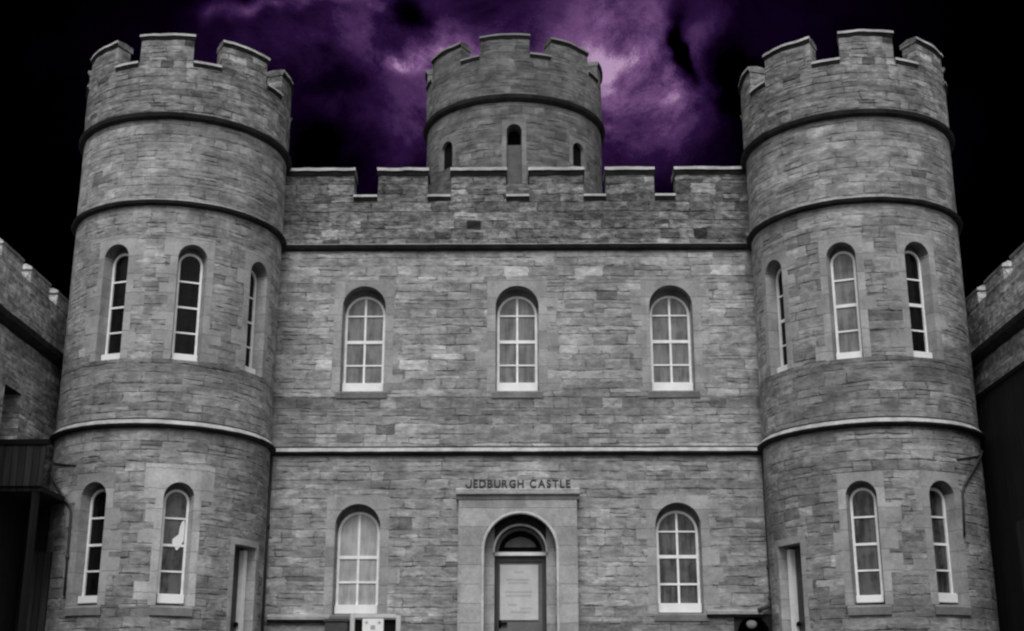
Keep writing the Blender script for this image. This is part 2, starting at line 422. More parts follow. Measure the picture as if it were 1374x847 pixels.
def bar(bm, a, b, wd, y0, y1):
    """flat bar in window plane from a to b (x,z) with width wd and depth range"""
    a = Vector((a[0], a[1])); b = Vector((b[0], b[1])); d = (b-a).normalized(); n = Vector((-d.y, d.x))*wd/2
    P = [a+n, b+n, b-n, a-n]
    for yy in (y0, y1):
        quad(bm, [Vector((p.x, yy, p.y)) for p in P], [(p.x, p.y) for p in P])
    for i in range(4):
        p, q = P[i], P[(i+1) % 4]
        quad(bm, [Vector((p.x, y0, p.y)), Vector((q.x, y0, q.y)), Vector((q.x, y1, q.y)), Vector((p.x, y1, p.y))], [(0, 0)]*4)
def make_window(parent, S, uc, depth, w_, v0, vtop, cols, rails, paint, pane, label=None, sill=.13, frame_t=.055, arched=True, cloth=False):
    """a sash window set back in its opening: window (frame) > sash_bars, pane, sill"""
    p = S(uc, 0, -depth); q = S(uc, 0, -depth+.1); nrm = (q-p).normalized()
    ang = math.atan2(nrm.x, -nrm.y)
    mtx = Matrix.Translation(Vector((p.x, p.y, v0 - castle.location.z))) @ Matrix.Rotation(ang, 4, 'Z')
    H = vtop - v0; r = w_/2; sp = H - r if arched else H
    # frame: outer arched ring
    bm = new_bm(); n = 16; t = frame_t
    def ring(rr, zb):
        L = [(-rr, zb)]
        if arched: L += [(-rr*math.cos(math.pi*i/n), sp + rr*math.sin(math.pi*i/n)) for i in range(n+1)]
        else: L += [(-rr, H-(r-rr)), (rr, H-(r-rr))]
        return L + [(rr, zb)]
    O, I = ring(r, 0), ring(r-t, t)
    for k in range(len(O)-1):
        for y in (0., .07):
            quad(bm, [Vector((a[0], y, a[1])) for a in (O[k], O[k+1], I[k+1], I[k])], [(0, 0)]*4)
        quad(bm, [Vector((I[k][0], 0, I[k][1])), Vector((I[k+1][0], 0, I[k+1][1])), Vector((I[k+1][0], .07, I[k+1][1])), Vector((I[k][0], .07, I[k][1]))], [(0, 0)]*4)
    f = link('window', bm, paint, parent); f.matrix_local = mtx
    if label: f['label'] = label
    # bars, each its own piece
    def piece(name, p0, p1, wd, y0, y1):
        bm = new_bm(); bar(bm, p0, p1, wd, y0, y1); weld(bm); return link(name, bm, paint, f)
    for c in range(1, cols):
        x = -r + w_*c/cols
        piece('glazing_bar', (x, 0.02), (x, (sp + math.sqrt(max(0, r*r-x*x)) if arched else H)-.02), .05, .018, .05)
    for k, (zf, tw) in enumerate(rails):
        z = zf*H; hw = r if z < sp or not arched else math.sqrt(max(.0, r*r-(z-sp)**2))
        piece('meeting_rail' if tw > .06 else 'glazing_bar', (-hw+.02, z), (hw-.02, z), tw, .012 - k*.0007, .052)
    bm = new_bm()
    L = [(a[0]*.99, a[1]) for a in ring(r-.01, .01)]
    fc = bm.faces.new([bm.verts.new((a[0], .04, a[1])) for a in L])
    g = link('pane', bm, pane, f)
    bm = new_bm(); box(bm, -r-.005, r+.005, -.12, .06, -.03, sill+.02)
    bmesh.ops.remove_doubles(bm, verts=bm.verts, dist=1e-4); bmesh.ops.bevel(bm, geom=bm.edges[:], offset=.012, segments=2, affect='EDGES')
    link('window_sill', bm, M['white'], f)
    if cloth:
        bm = new_bm()
        pts = [(.03, .93), (.10, 1.0), (.2, 1.16), (.21, 1.5), (.19, 1.68), (.12, 1.62), (.08, 1.5), (.06, 1.32), (-.02, 1.26), (-.1, 1.2), (-.1, 1.1)]
        for yy in (.018, .036): bm.faces.new([bm.verts.new((x*.75+.05, yy, z*.85+.26)) for x, z in pts])
        link('curtain', bm, M['cloth'], f)
    return f

# ------------------------------------------------------------------ ground
XC = -.21; HX = 7.87; YW = 30.; TY = 29.25; TR = 2.335
bm = new_bm()
ys = [-300, -60, 0, 4, 8, 12, 16, 20, 25.5, 30, 45, 90, 400]
def gz(y): return -1.6 if y < 2 else (1.15 if y > 25 else -1.6 + (y-2)/23*2.75)
xs = [-300, -60, -25, -12, -6, 0, 6, 12, 25, 60, 300]
for a, b in zip(xs, xs[1:]):
    for c, e in zip(ys, ys[1:]):
        quad(bm, [Vector((a, c, gz(c))), Vector((b, c, gz(c))), Vector((b, e, gz(e))), Vector((a, e, gz(e)))], [(a, c), (b, c), (b, e), (a, e)])
weld(bm); link('ground', bm, M['gravel'], kind='structure')
ZG = .9

# ------------------------------------------------------------------ castle
castle = empty('castle', (XC, YW, ZG), 'grey stone castle with two round battlemented front towers, central turret and sash windows', 'castle')
CI = Matrix.Translation(castle.location).inverted()
castle_parts = []
def part(name, bm, mats, parent=None, **k):
    """mesh is authored in world space; put it under the castle (or one of its parts)"""
    bmesh.ops.transform(bm, matrix=CI, verts=bm.verts)
    return link(name, bm, mats, parent or castle, **k)
class Off:
    """surface seen from castle's local frame"""
    def __init__(s, S): s.S = S; s.step = S.step
    def __call__(s, *a): return s.S(*a) - castle.location
def ring_profile(z, out, hgt, under, back=-.05):
    return [(back, z), (out*.55, z), (out, z+under), (out, z+hgt*.62), (out*.5, z+hgt*.85), (back, z+hgt)]

# --- facade
F = Flat((0, YW, 0), (1, 0, 0), (0, -1, 0))
FL, FR = XC-5.9, XC+5.9
wins_up = [(-3.805, 7.32, 9.90), (-.185, 7.32, 9.90), (3.445, 7.32, 9.90)]
wins_lo = [(-3.785, 2.25, 4.71), (3.43, 2.27, 4.73)]
holes = []; surr = []
def opening_w(): return 1.02
for (u, a, b) in wins_up + wins_lo:
    bm, h = surround(F, u, 1.02, a, b, .36, .2, .2, .16, inner=(.93, b-.17), extra=[], quoin=True)
    if a < 5: pass
    surr.append(bm); holes.append(h)
DOORH = (-1.50, 1.15, ZG, 4.76)          # doorcase area
cell_h = (4.58, 5.42, ZG, 2.26)          # round-topped cellar opening
bmw = new_bm()
wall_grid(bmw, F, FL, FR, ZG, ZB+.1, holes + [(-1.0, .66, ZG, 4.5), cell_h], jit_=.012, stv=.3)
# body of the keep behind the facade
wall_grid(bmw, Flat((FR, 0, 0), (0, 1, 0), (1, 0, 0)), YW, YW+9, ZG, 12.1, stv=2)
wall_grid(bmw, Flat((FL, 0, 0), (0, 1, 0), (-1, 0, 0)), YW, YW+9, ZG, 12.1, stv=2)
wall_grid(bmw, Flat((0, YW+9, 0), (1, 0, 0), (0, 1, 0)), FL, FR, ZG, 12.1, stv=2)
facade = part('facade_wall', bmw, M['wall'], recalc=False)
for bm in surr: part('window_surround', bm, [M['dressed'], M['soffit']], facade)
# string course between floors
bm = new_bm(); 
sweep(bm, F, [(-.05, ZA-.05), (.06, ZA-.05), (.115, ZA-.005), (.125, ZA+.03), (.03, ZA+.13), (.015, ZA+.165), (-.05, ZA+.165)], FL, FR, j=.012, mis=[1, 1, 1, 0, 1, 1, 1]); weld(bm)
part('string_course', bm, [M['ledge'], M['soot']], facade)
bm = new_bm()
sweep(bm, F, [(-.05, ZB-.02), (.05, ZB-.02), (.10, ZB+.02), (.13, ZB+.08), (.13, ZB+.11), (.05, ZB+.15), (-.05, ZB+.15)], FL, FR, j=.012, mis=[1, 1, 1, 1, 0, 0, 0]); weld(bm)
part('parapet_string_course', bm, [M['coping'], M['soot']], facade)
# window sills of stone
for (u, a, b) in wins_up + wins_lo:
    bm = new_bm(); sweep(bm, F, [(-.05, a-.16), (.03, a-.16), (.05, a-.03), (.02, a+.0), (-.05, a+.0)], u-.6, u+.6, j=.006); weld(bm)
    part('stone_sill', bm, M['dressed_dark'], facade)
# base ledge
for a, b in ((XC-5.5, -4.33), (3.98, XC+5.42)):
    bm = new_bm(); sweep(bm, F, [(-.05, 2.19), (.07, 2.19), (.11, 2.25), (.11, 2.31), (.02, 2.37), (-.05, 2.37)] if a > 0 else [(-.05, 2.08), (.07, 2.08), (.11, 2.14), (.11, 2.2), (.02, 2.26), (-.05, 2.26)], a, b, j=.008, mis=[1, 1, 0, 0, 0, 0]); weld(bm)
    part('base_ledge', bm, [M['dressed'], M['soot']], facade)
# plinth stones under the ledges
# --- windows of the facade
Fo = Off(F)
RM = [(.25, .03), (.5, .075), (.745, .03)]
labels_up = ['left first-floor arched sash window', 'middle first-floor arched sash window above the door', 'right first-floor arched sash window']
for k, (u, a, b) in enumerate(wins_up):
    make_window(castle, Fo, u, .33, .95, a+.08 - 0, b-.16, 2, [(.27, .035), (.515, .075), (.79, .035)], M['sash'], M['pane_mid'], labels_up[k] , sill=.16)
make_window(castle, Fo, wins_lo[0][0], .30, .95, wins_lo[0][1]+.06, wins_lo[0][2]-.14, 2, [(.3, .045), (.545, .07)], M['sash'], M['pane_light'], 'ground-floor arched window with pale blinds drawn', sill=.15)
make_window(castle, Fo, wins_lo[1][0], .30, .95, wins_lo[1][1]+.06, wins_lo[1][2]-.14, 2, [(.27, .045), (.54, .075), (.79, .035)], M['sash'], M['pane_grey'], 'ground-floor arched window with dark panes', sill=.16)

# --- parapet of the facade
PT = 12.22; MT = 12.9
bm = new_bm()
for c, e in zip(frange(ZB+.1, PT-.05, .25), frange(ZB+.1, PT-.05, .25)[1:]):
    for a, b in zip(frange(FL, FR, .3), frange(FL, FR, .3)[1:]):
        quad(bm, [F(a, c, .02, .02), F(b, c, .02, .02), F(b, e, .02, .02), F(a, e, .02, .02)], [(a, c), (b, c), (b, e), (a, e)])
for a, b in zip(frange(FL, FR, .3), frange(FL, FR, .3)[1:]):
    quad(bm, [F(a, PT-.05, .02, .02), F(b, PT-.05, .02, .02), F(b, PT-.05, -.5, .02), F(a, PT-.05, -.5, .02)], [(a, 0), (b, 0), (b, .5), (a, .5)])
    quad(bm, [F(a, PT-.05, -.5, .02), F(b, PT-.05, -.5, .02), F(b, 11.3, -.5, .02), F(a, 11.3, -.5, .02)], [(a, 1), (b, 1), (b, 0), (a, 0)])
weld(bm)
parapet = part('parapet', bm, M['parapet'], recalc=False)
# flat roof
bm = new_bm(); box(bm, FL+.01, FR-.01, YW+.4, YW+8.99, 11.2, 11.5); part('roof', bm, M['roof'])
cren = [(-4.16, -3.56), (-2.36, -1.78), (-.46, .12), (1.42, 1.98), (3.14, 3.66)]
edges = [FL] + [x for c in cren for x in c] + [FR]
for i in range(0, len(edges), 2):
    a, b = edges[i], edges[i+1]; bm = new_bm()
    sweep(bm, F, [(-.5, PT-.05), (.02, PT-.05), (.02, MT-.16), (-.5, MT-.16)], a, b, j=.035, st=.16)
    sweep(bm, F, [(-.56, MT-.17), (.05, MT-.17), (.08, MT-.08), (.11, MT-.07), (.10, MT+.01), (-.2, MT+.03), (-.56, MT-.02)], a-.03, b+.03, j=.028, st=.14, mis=[2, 2, 2, 1, 1, 1, 1])  # lower cap faces dark: shade under the coping put into the colour
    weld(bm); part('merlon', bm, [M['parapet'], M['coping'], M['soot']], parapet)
for a, b in cren:
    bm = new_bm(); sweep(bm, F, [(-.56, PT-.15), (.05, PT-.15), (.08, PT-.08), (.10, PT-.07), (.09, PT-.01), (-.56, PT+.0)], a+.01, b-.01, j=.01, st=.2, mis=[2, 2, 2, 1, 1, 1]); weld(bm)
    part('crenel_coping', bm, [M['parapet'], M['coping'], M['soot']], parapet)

# --- doorcase
DX = -.175
D0 = .30                                # how far it stands proud of the wall
FD = Flat((0, YW-D0, 0), (1, 0, 0), (0, -1, 0))
ac, ar, aspr = -.12, .80, 3.63          # outer arch
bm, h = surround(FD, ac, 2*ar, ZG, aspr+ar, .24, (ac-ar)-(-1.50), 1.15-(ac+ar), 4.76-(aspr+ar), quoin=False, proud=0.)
# side cheeks and top back to wall
for x in (-1.50, 1.15):
    quad(bm, [Vector((x, YW-D0, ZG)), Vector((x, YW+.02, ZG)), Vector((x, YW+.02, 4.76)), Vector((x, YW-D0, 4.76))], [(0, ZG), (.2, ZG), (.2, 4.76), (0, 4.76)])
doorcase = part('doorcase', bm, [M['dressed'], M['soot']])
# roll moulding round the arch
bm = new_bm()
def hood(bm, rr, cx_, zc, zb, yf, rad, mi=0):
    path = [(-rr, zb - zc)] + [(-rr, 0)] + [(-rr*math.cos(math.pi*i/20), rr*math.sin(math.pi*i/20)) for i in range(1, 20)] + [(rr, 0), (rr, zb-zc)]
    K = 8; rings = []
    for k, (x, z) in enumerate(path):
        nx, nz = (x/rr, max(z, 0)/rr); l = math.hypot(nx, nz); nx /= l; nz /= l
        rings.append([bm.verts.new((cx_ + x + nx*rad*math.cos(2*math.pi*q/K), yf - rad*math.sin(2*math.pi*q/K), zc + z + nz*rad*math.cos(2*math.pi*q/K))) for q in range(K)])
    for A, B in zip(rings, rings[1:]):
        for q in range(K): f = bm.faces.new([A[q], A[(q+1) % K], B[(q+1) % K], B[q]]); f.material_index = mi; f.smooth = True
hood(bm, ar+.03, ac, aspr, ZG, YW-D0, .035)
part('arch_moulding', bm, M['dressed_light'], doorcase)
# inner order
FI = Flat((0, YW+.02, 0), (1, 0, 0), (0, -1, 0))
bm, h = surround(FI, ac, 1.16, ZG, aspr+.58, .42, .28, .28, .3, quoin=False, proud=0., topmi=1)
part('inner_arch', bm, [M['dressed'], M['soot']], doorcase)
bm = new_bm(); hood(bm, .595, ac, aspr, aspr-.02, YW-.03, .028)
part('arch_moulding', bm, M['dressed'], doorcase)
# cornice over the doorcase
bm = new_bm()
sweep(bm, F, [(-.03, 4.76), (D0+.02, 4.76), (D0+.03, 4.83), (D0+.09, 4.87), (D0+.11, 4.97), (D0+.02, 5.01), (-.03, 5.01)], -1.56, 1.21, mis=[1, 1, 1, 0, 0, 0, 0], j=.008, st=.2); weld(bm)
part('cornice', bm, [M['ledge'], M['dressed_dark']], doorcase)
# lettering standing on the cornice
def text_mesh(s, size, depth):
    cu = bpy.data.curves.new('t', 'FONT'); cu.body = s; cu.size = size; cu.extrude = depth; cu.offset = .005; cu.align_x = 'LEFT'
    o = bpy.data.objects.new('t', cu); COL.objects.link(o)
    dg = bpy.context.evaluated_depsgraph_get(); me = bpy.data.meshes.new_from_object(o.evaluated_get(dg))
    bpy.data.objects.remove(o); bpy.data.curves.remove(cu)
    return me
def letter_j():
    bm = bmesh.new(); H_, t_, R_ = .172, .034, .062
    cl = [(R_, H_), (R_, R_)] + [(R_*math.cos(a), R_ - R_*math.sin(a)) for a in [math.pi*i/8 for i in range(1, 8)]] + [(-R_, R_+.012)]
    def side(o):
        out = []
        for i, p in enumerate(cl):
            a, b = cl[max(0, i-1)], cl[min(len(cl)-1, i+1)]; d = Vector((b[0]-a[0], b[1]-a[1])).normalized()
            out.append((p[0]-d.y*o, p[1]+d.x*o))
        return out
    A, B = side(t_/2), side(-t_/2)
    for z in (-.03, .03):
        for k in range(len(cl)-1): bm.faces.new([bm.verts.new((q[0], q[1]+t_/2*0, z)) for q in (A[k], A[k+1], B[k+1], B[k])])
    for L in (A, B):
        for k in range(len(cl)-1): bm.faces.new([bm.verts.new(c) for c in ((*L[k], -.03), (*L[k+1], -.03), (*L[k+1], .03), (*L[k], .03))])
    for k in (0, -1): bm.faces.new([bm.verts.new(c) for c in ((*A[k], -.03), (*B[k], -.03), (*B[k], .03), (*A[k], .03))])
    bmesh.ops.remove_doubles(bm, verts=bm.verts, dist=1e-5); bmesh.ops.recalc_face_normals(bm, faces=bm.faces)
    me = bpy.data.meshes.new('letter'); bm.to_mesh(me); bm.free(); return me
word = "JEDBURGH CASTLE"; cells = []
adv = 0.
lt = empty('sign_lettering', (0, 0, 0), '', ''); del lt['label']; del lt['category']
lt.parent = doorcase; lt['label'] = 'dark standing letters on the cornice over the door'
xcur = 0.; gl = []
for ch in word:
    if ch == ' ': xcur += .11; continue
    me = text_mesh(ch, .245, .03) if ch != 'J' else letter_j(); x0 = min(v.co.x for v in me.vertices); x1 = max(v.co.x for v in me.vertices)
    gl.append((me, xcur-x0)); xcur += x1-x0+.035
sc = 2.36/(xcur-.035)
for me, dx_ in gl:
    for v in me.vertices:
        x, y, z = v.co; v.co = Vector(((x+dx_)*sc - 1.35, YW - D0 - .04 - z, 5.015 + y)) - castle.location
    me.materials.append(M['letter'])
    o = bpy.data.objects.new('letter', me); COL.objects.link(o); o.parent = lt
# door
YD = YW + .40
bm = new_bm()
box(bm, ac-.57, ac+.57, YD, YD+.06, ZG+.3, 3.58)
door = part('door', bm, M['door_mid']); door['label'] = 'dark front door with a pale notice'
bm = new_bm()
for a, b in ((ac-.57, ac-.49), (ac+.49, ac+.57)): box(bm, a, b, YD-.05, YD, ZG+.3, 3.58)
box(bm, ac-.49, ac+.49, YD-.04, YD, 3.45, 3.57)
part('door_frame', bm, M['door'], door)
bm = new_bm(); box(bm, ac-.46, ac+.40, YD-.03, YD-.008, 2.16, 3.38)
o = part('notice', bm, M['notice'] if 'notice' in M else M['box'], door)
# printed lines on notice (illegible grey bands)
bm = new_bm(); rr = random.Random(4)
for z, a, b in ((3.22, -.12, .1), (3.05, -.3, .22), (2.98, -.26, .2), (2.78, -.32, .3), (2.7, -.3, .28), (2.5, -.25, -.05), (2.42, .02, .3), (2.34, -.2, .26)):
    box(bm, ac-.03+a, ac-.03+b, YD-.034, YD-.03, z-.02, z+.02)
part('notice_text', bm, plain('faded_print', .43, .9, .1), door)
bm = new_bm(); box(bm, ac-.47, ac-.3, YD-.07, YD-.002, 2.06, 2.11); box(bm, ac-.5, ac-.43, YD-.03, YD-.001, 2.0, 2.16); part('door_handle', bm, M['black'], door)
bm = new_bm(); box(bm, ac-.66, ac+.66, YD-.14, YD+.04, 3.575, 3.655); tr = part('transom', bm, M['sash'])
# fanlight
bm = new_bm()
fr = .565; n = 20; zc = 3.655
for (ro, ri) in ((fr, fr-.07),):
    for i in range(n):
        a0, a1 = math.pi*i/n, math.pi*(i+1)/n
        P = [(-ro*math.cos(a0), ro*math.sin(a0)), (-ro*math.cos(a1), ro*math.sin(a1)), (-ri*math.cos(a1), ri*math.sin(a1)), (-ri*math.cos(a0), ri*math.sin(a0))]
        quad(bm, [Vector((ac+x, YD-.06, zc+z)) for x, z in P], [(0, 0)]*4)
        quad(bm, [Vector((ac+P[3][0], YD-.06, zc+P[3][1])), Vector((ac+P[2][0], YD-.06, zc+P[2][1])), Vector((ac+P[2][0], YD, zc+P[2][1])), Vector((ac+P[3][0], YD, zc+P[3][1]))], [(0, 0)]*4)
fan = part('fanlight', bm, M['dressed_dark'])
bm = new_bm(); bm.faces.new([bm.verts.new((ac-(fr-.02)*math.cos(math.pi*i/n), YD+.01, zc+(fr-.02)*math.sin(math.pi*i/n))) for i in range(n+1)])
part('pane', bm, M['black'], fan)
bm = new_bm()                                   # pale half-round board low in the fanlight
pts = [(-.36, .12), (-.33, .2), (-.22, .29), (-.1, .335), (0, .35), (.1, .335), (.22, .29), (.33, .2), (.36, .12)]
for yy in (YD-.03, YD-.01): bm.faces.new([bm.verts.new((ac+x, yy, zc+z)) for x, z in pts])
part('tympanum_board', bm, plain('grey_board', .13, .8), fan)
# --- cellar opening
FC = F
bm, h = surround(F, 5.0, .70, ZG, 2.2, .5, .07, .07, .06, quoin=False, proud=.0)
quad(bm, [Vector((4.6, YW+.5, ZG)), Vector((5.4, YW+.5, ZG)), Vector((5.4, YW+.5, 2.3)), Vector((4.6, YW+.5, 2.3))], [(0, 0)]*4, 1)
cel = part('cellar_opening', bm, [M['soot'], M['black']])
cel['label'] = 'black round-headed low opening at the wall foot'
bm = new_bm(); bmesh.ops.create_uvsphere(bm, u_segments=18, v_segments=10, radius=.12)
for v in bm.verts: v.co = Vector((v.co.x, v.co.y*.5, v.co.z*.8)) + Vector((4.97, YW+.02, 2.04))
part('lamp_boss', bm, M['dressed_dark'], cel, smooth=True)  # rounded grey stone boss in the mouth of the opening
bm = new_bm(); box(bm, 4.94, 5.0, YW+.03, YW+.5, 1.99, 2.05); part('boss_bracket', bm, M['black'], cel)

# ------------------------------------------------------------------ round towers
def circ_profile_sweep(bm, S, prof, j, mis, st=None):
    sweep(bm, S, prof, -math.pi*S.r, math.pi*S.r, caps=False, j=j, mis=mis, st=st or S.step); weld(bm)
def battlements(S, tower, z0, zc, zt, offset, mats, pitch=45., width=31., lip=.05, thick=.4):
    for k in range(8):
        a0 = R(offset + k*pitch - width/2); a1 = a0 + R(width)
        if k*pitch + offset > 180: a0 -= 2*math.pi; a1 -= 2*math.pi
        bm = new_bm()
        sweep(bm, S, [(lip-thick, zc-.04), (lip, zc-.04), (lip, zt-.1), (lip-thick, zt-.1)], a0*S.r, a1*S.r, j=.035, st=.12)
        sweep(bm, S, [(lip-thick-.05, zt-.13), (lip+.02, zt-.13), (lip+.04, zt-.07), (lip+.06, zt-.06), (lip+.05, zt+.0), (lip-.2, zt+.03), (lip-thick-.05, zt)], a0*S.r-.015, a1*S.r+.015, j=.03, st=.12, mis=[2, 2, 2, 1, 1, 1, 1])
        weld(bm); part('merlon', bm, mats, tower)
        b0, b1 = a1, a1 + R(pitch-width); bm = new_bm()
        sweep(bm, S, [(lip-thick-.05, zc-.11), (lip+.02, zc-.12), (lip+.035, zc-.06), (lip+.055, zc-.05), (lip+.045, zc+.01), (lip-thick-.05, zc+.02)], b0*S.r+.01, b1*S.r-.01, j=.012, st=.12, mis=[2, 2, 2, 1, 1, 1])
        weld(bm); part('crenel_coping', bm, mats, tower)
def tower(side, cx, mat, wa_up, wa_lo, door_a, moff, label):
    S = Cyl(cx, TY, TR); So = Off(S); k = R(1)*TR
    holes = []; sur = []
    for i, a in enumerate(wa_up):
        bm, h = surround(S, a*k, .62, 7.3, 9.9, .34, .16, .16, .18, inner=(.51, 9.77)); sur.append((bm, False)); holes.append(h)
    for i, a in enumerate(wa_lo):
        big = side < 0 and i == 1
        ex = []
        if big:
            u = a*k; ex = [(u-.31-.16-.24, u-.31-.16, 4.36, 5.08), (u+.47, u+.47+.26, 4.36, 5.08)]
        bm, h = surround(S, a*k, .62, 2.22, 4.71, .34, .16, .16, .37 if big else .18, inner=(.51, 4.59), extra=ex, quoin=True); sur.append((bm, big)); holes.append(h)
    bm, h = surround(S, door_a*k, .82, ZG, 3.56, .42, .12, .12, .14, rect_only=True); sur.append((bm, False)); holes.append(h)
    bm = new_bm(); P = math.pi*TR
    wall_grid(bm, S, -P, P, ZG, ZB, holes, jit_=.012, stv=.3)
    wall_grid(bm, S, -P, P, ZB, 12.84, d=.015, jit_=.014, stv=.3)
    tw = part('round_tower', bm, mat, recalc=False); tw['label'] = label
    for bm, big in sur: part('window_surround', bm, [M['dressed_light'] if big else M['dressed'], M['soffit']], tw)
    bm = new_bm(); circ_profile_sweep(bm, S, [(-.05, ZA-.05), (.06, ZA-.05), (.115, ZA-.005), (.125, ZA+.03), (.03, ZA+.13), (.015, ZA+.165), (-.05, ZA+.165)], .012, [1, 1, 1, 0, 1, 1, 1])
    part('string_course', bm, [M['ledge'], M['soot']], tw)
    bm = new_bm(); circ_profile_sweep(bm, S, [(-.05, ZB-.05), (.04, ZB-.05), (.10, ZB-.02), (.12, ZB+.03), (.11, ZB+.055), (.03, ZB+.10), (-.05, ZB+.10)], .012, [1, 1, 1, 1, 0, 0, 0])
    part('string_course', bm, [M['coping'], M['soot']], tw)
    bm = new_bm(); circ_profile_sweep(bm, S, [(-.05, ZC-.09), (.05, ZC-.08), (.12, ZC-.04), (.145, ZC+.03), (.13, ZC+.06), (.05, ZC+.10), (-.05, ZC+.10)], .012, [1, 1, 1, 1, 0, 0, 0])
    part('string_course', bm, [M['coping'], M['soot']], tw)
    # top drum
    bm = new_bm(); wall_grid(bm, S, -P, P, ZC+.06, 14.2, d=.05, jit_=.018, stv=.2); wall_grid(bm, S, -P, P, 13.2, 14.2, d=-.35, stv=.3)
    weld(bm); part('tower_parapet', bm, M['tower_top'], tw, recalc=False)
    bm = new_bm(); bmesh.ops.create_circle(bm, cap_ends=True, segments=48, radius=TR-.3, matrix=Matrix.Translation((cx, TY, 13.3))); part('roof', bm, M['roof'], tw)
    battlements(S, tw, 14.2, 14.24, 14.9, moff, [M['tower_top'], M['coping'], M['soot']], width=29.5)
    for i, a in enumerate(wa_up):
        pane = M['pane_dark'] if not (side > 0 and i == 1) else M['pane_mid']
        make_window(castle, So, a*k, .27, .53, 7.36, 9.78, 1, [(.255, .035), (.49, .04 if side < 0 else .07), (.73, .035)], M['sash'], pane, None, sill=.1, frame_t=.05)
    for i, a in enumerate(wa_lo):
        pane = M['pane_dark'] if not (side < 0 and i == 1) else M['pane_grey']
        if side > 0: pane = M['pane_grey']
        make_window(castle, So, a*k, .27, .53, 2.30, 4.60, 1, [(.27, .035), (.5, .05), (.74, .035)], M['sash'], pane,
                    None if not (side < 0 and i == 1) else 'tower window with a gathered white curtain', sill=.14 if i else .1, frame_t=.05, cloth=(side < 0 and i == 1))
        u = a*k; bm = new_bm(); sweep(bm, S, [(-.05, 2.02), (.05, 2.02), (.07, 2.17), (.03, 2.21), (-.05, 2.21)], u-.42, u+.42, j=.006, st=.1); weld(bm); part('stone_sill', bm, M['dressed'] if big else M['dressed_dark'], tw)
    # recessed door with white frame
    p = So(door_a*k, 0, -.33); q = So(door_a*k, 0, 0); nn = (q-p).normalized(); ang = math.atan2(nn.x, -nn.y)
    mtx = Matrix.Translation(Vector((p.x, p.y, ZG - castle.location.z))) @ Matrix.Rotation(ang, 4, 'Z')
    bm = new_bm(); box(bm, -.40, .40, 0, .05, 0, 2.7); d = link('side_door', bm, M['door'], castle); d.matrix_local = mtx
    d['label'] = 'dark recessed side door in the %s tower' % ('left' if side < 0 else 'right')
    bm = new_bm()
    s_ = 1 if side < 0 else -1
    box(bm, .22 if s_ > 0 else -.34, .34 if s_ > 0 else -.22, -.12, -.001, 0, 2.60)
    link('door_frame', bm, M['sash'], d)
    bm = new_bm(); bmesh.ops.create_uvsphere(bm, u_segments=12, v_segments=8, radius=.05, matrix=Matrix.Translation((s_*.17, -.05, 1.05))); link('door_knob', bm, M['black'], d, smooth=True)
    return tw, S
towL, SL = tower(-1, XC-HX, M['tower'], (-19., 22.5, 65.), (-19.5, 24.5), 68., 0., 'round battlemented tower on the left')
towR, SR = tower(1, XC+HX, M['tower_right'], (-64.5, -21.5, 19.5), (-20.5, 21.), -66., 1., 'round battlemented tower on the right')

# ------------------------------------------------------------------ turret
ST = Cyl(-.29, 34.3, 2.44); kt = R(1)*2.44
holes = []; sur = []
for a, w_, z0, z1 in ((-47., .46, 14.05, 14.83), (.5, .40, 13.3, 14.98), (45., .42, 14.05, 14.75)):
    bm, h = surround(ST, a*kt, w_, z0, z1, .5 if a == .5 else .09, .12, .12, .12, rect_only=False, quoin=False); sur.append((bm, a, w_, z0, z1)); holes.append(h)
bm = new_bm(); P = math.pi*ST.r
wall_grid(bm, ST, -P, P, 11.4, 15.7, holes, jit_=.012, stv=.3)
tur = part('turret', bm, M['turret'], recalc=False); tur['label'] = 'round battlemented turret rising behind the parapet'
for bm, a, w_, z0, z1 in sur:
    u = a*kt
    mid = z1-.55 if a == .5 else None
    dd = -.45 if a == .5 else -.10
    quad(bm, [ST(u-w_/2-.05, z0, dd), ST(u+w_/2+.05, z0, dd), ST(u+w_/2+.05, z1+.05, dd), ST(u-w_/2-.05, z1+.05, dd)], [(0, 0)]*4, 2)
    if mid: quad(bm, [ST(u-w_/2, z0, -.12), ST(u+w_/2, z0, -.12), ST(u+w_/2, mid, -.12), ST(u-w_/2, mid, -.12)], [(0, 0), (.4, 0), (.4, 1), (0, 1)], 3)
    part('slit_window', bm, [M['dressed_dark'], M['soffit'], M['black'], plain('blocking_stone', .11, .9)], tur)
bm = new_bm(); circ_profile_sweep(bm, ST, [(-.05, 15.62), (.04, 15.63), (.10, 15.70), (.12, 15.78), (.10, 15.82), (.03, 15.86), (-.05, 15.86)], .012, [1, 1, 1, 1, 0, 0, 0])
part('string_course', bm, [M['dressed_dark'], M['soot']], tur)
bm = new_bm(); wall_grid(bm, ST, -P, P, 15.8, 17.02, d=.03, jit_=.018, stv=.2); wall_grid(bm, ST, -P, P, 16.2, 17.02, d=-.37, stv=.3); weld(bm)
part('turret_parapet', bm, M['turret'], tur, recalc=False)
battlements(ST, tur, 17.0, 17.05, 17.6, -5.5, [M['turret'], M['dressed_dark'], M['soot']], lip=.03, width=31.)
bm = new_bm(); bmesh.ops.create_circle(bm, cap_ends=True, segments=48, radius=2.1, matrix=Matrix.Translation((-.29, 34.3, 16.2))); part('roof', bm, M['roof'], tur)

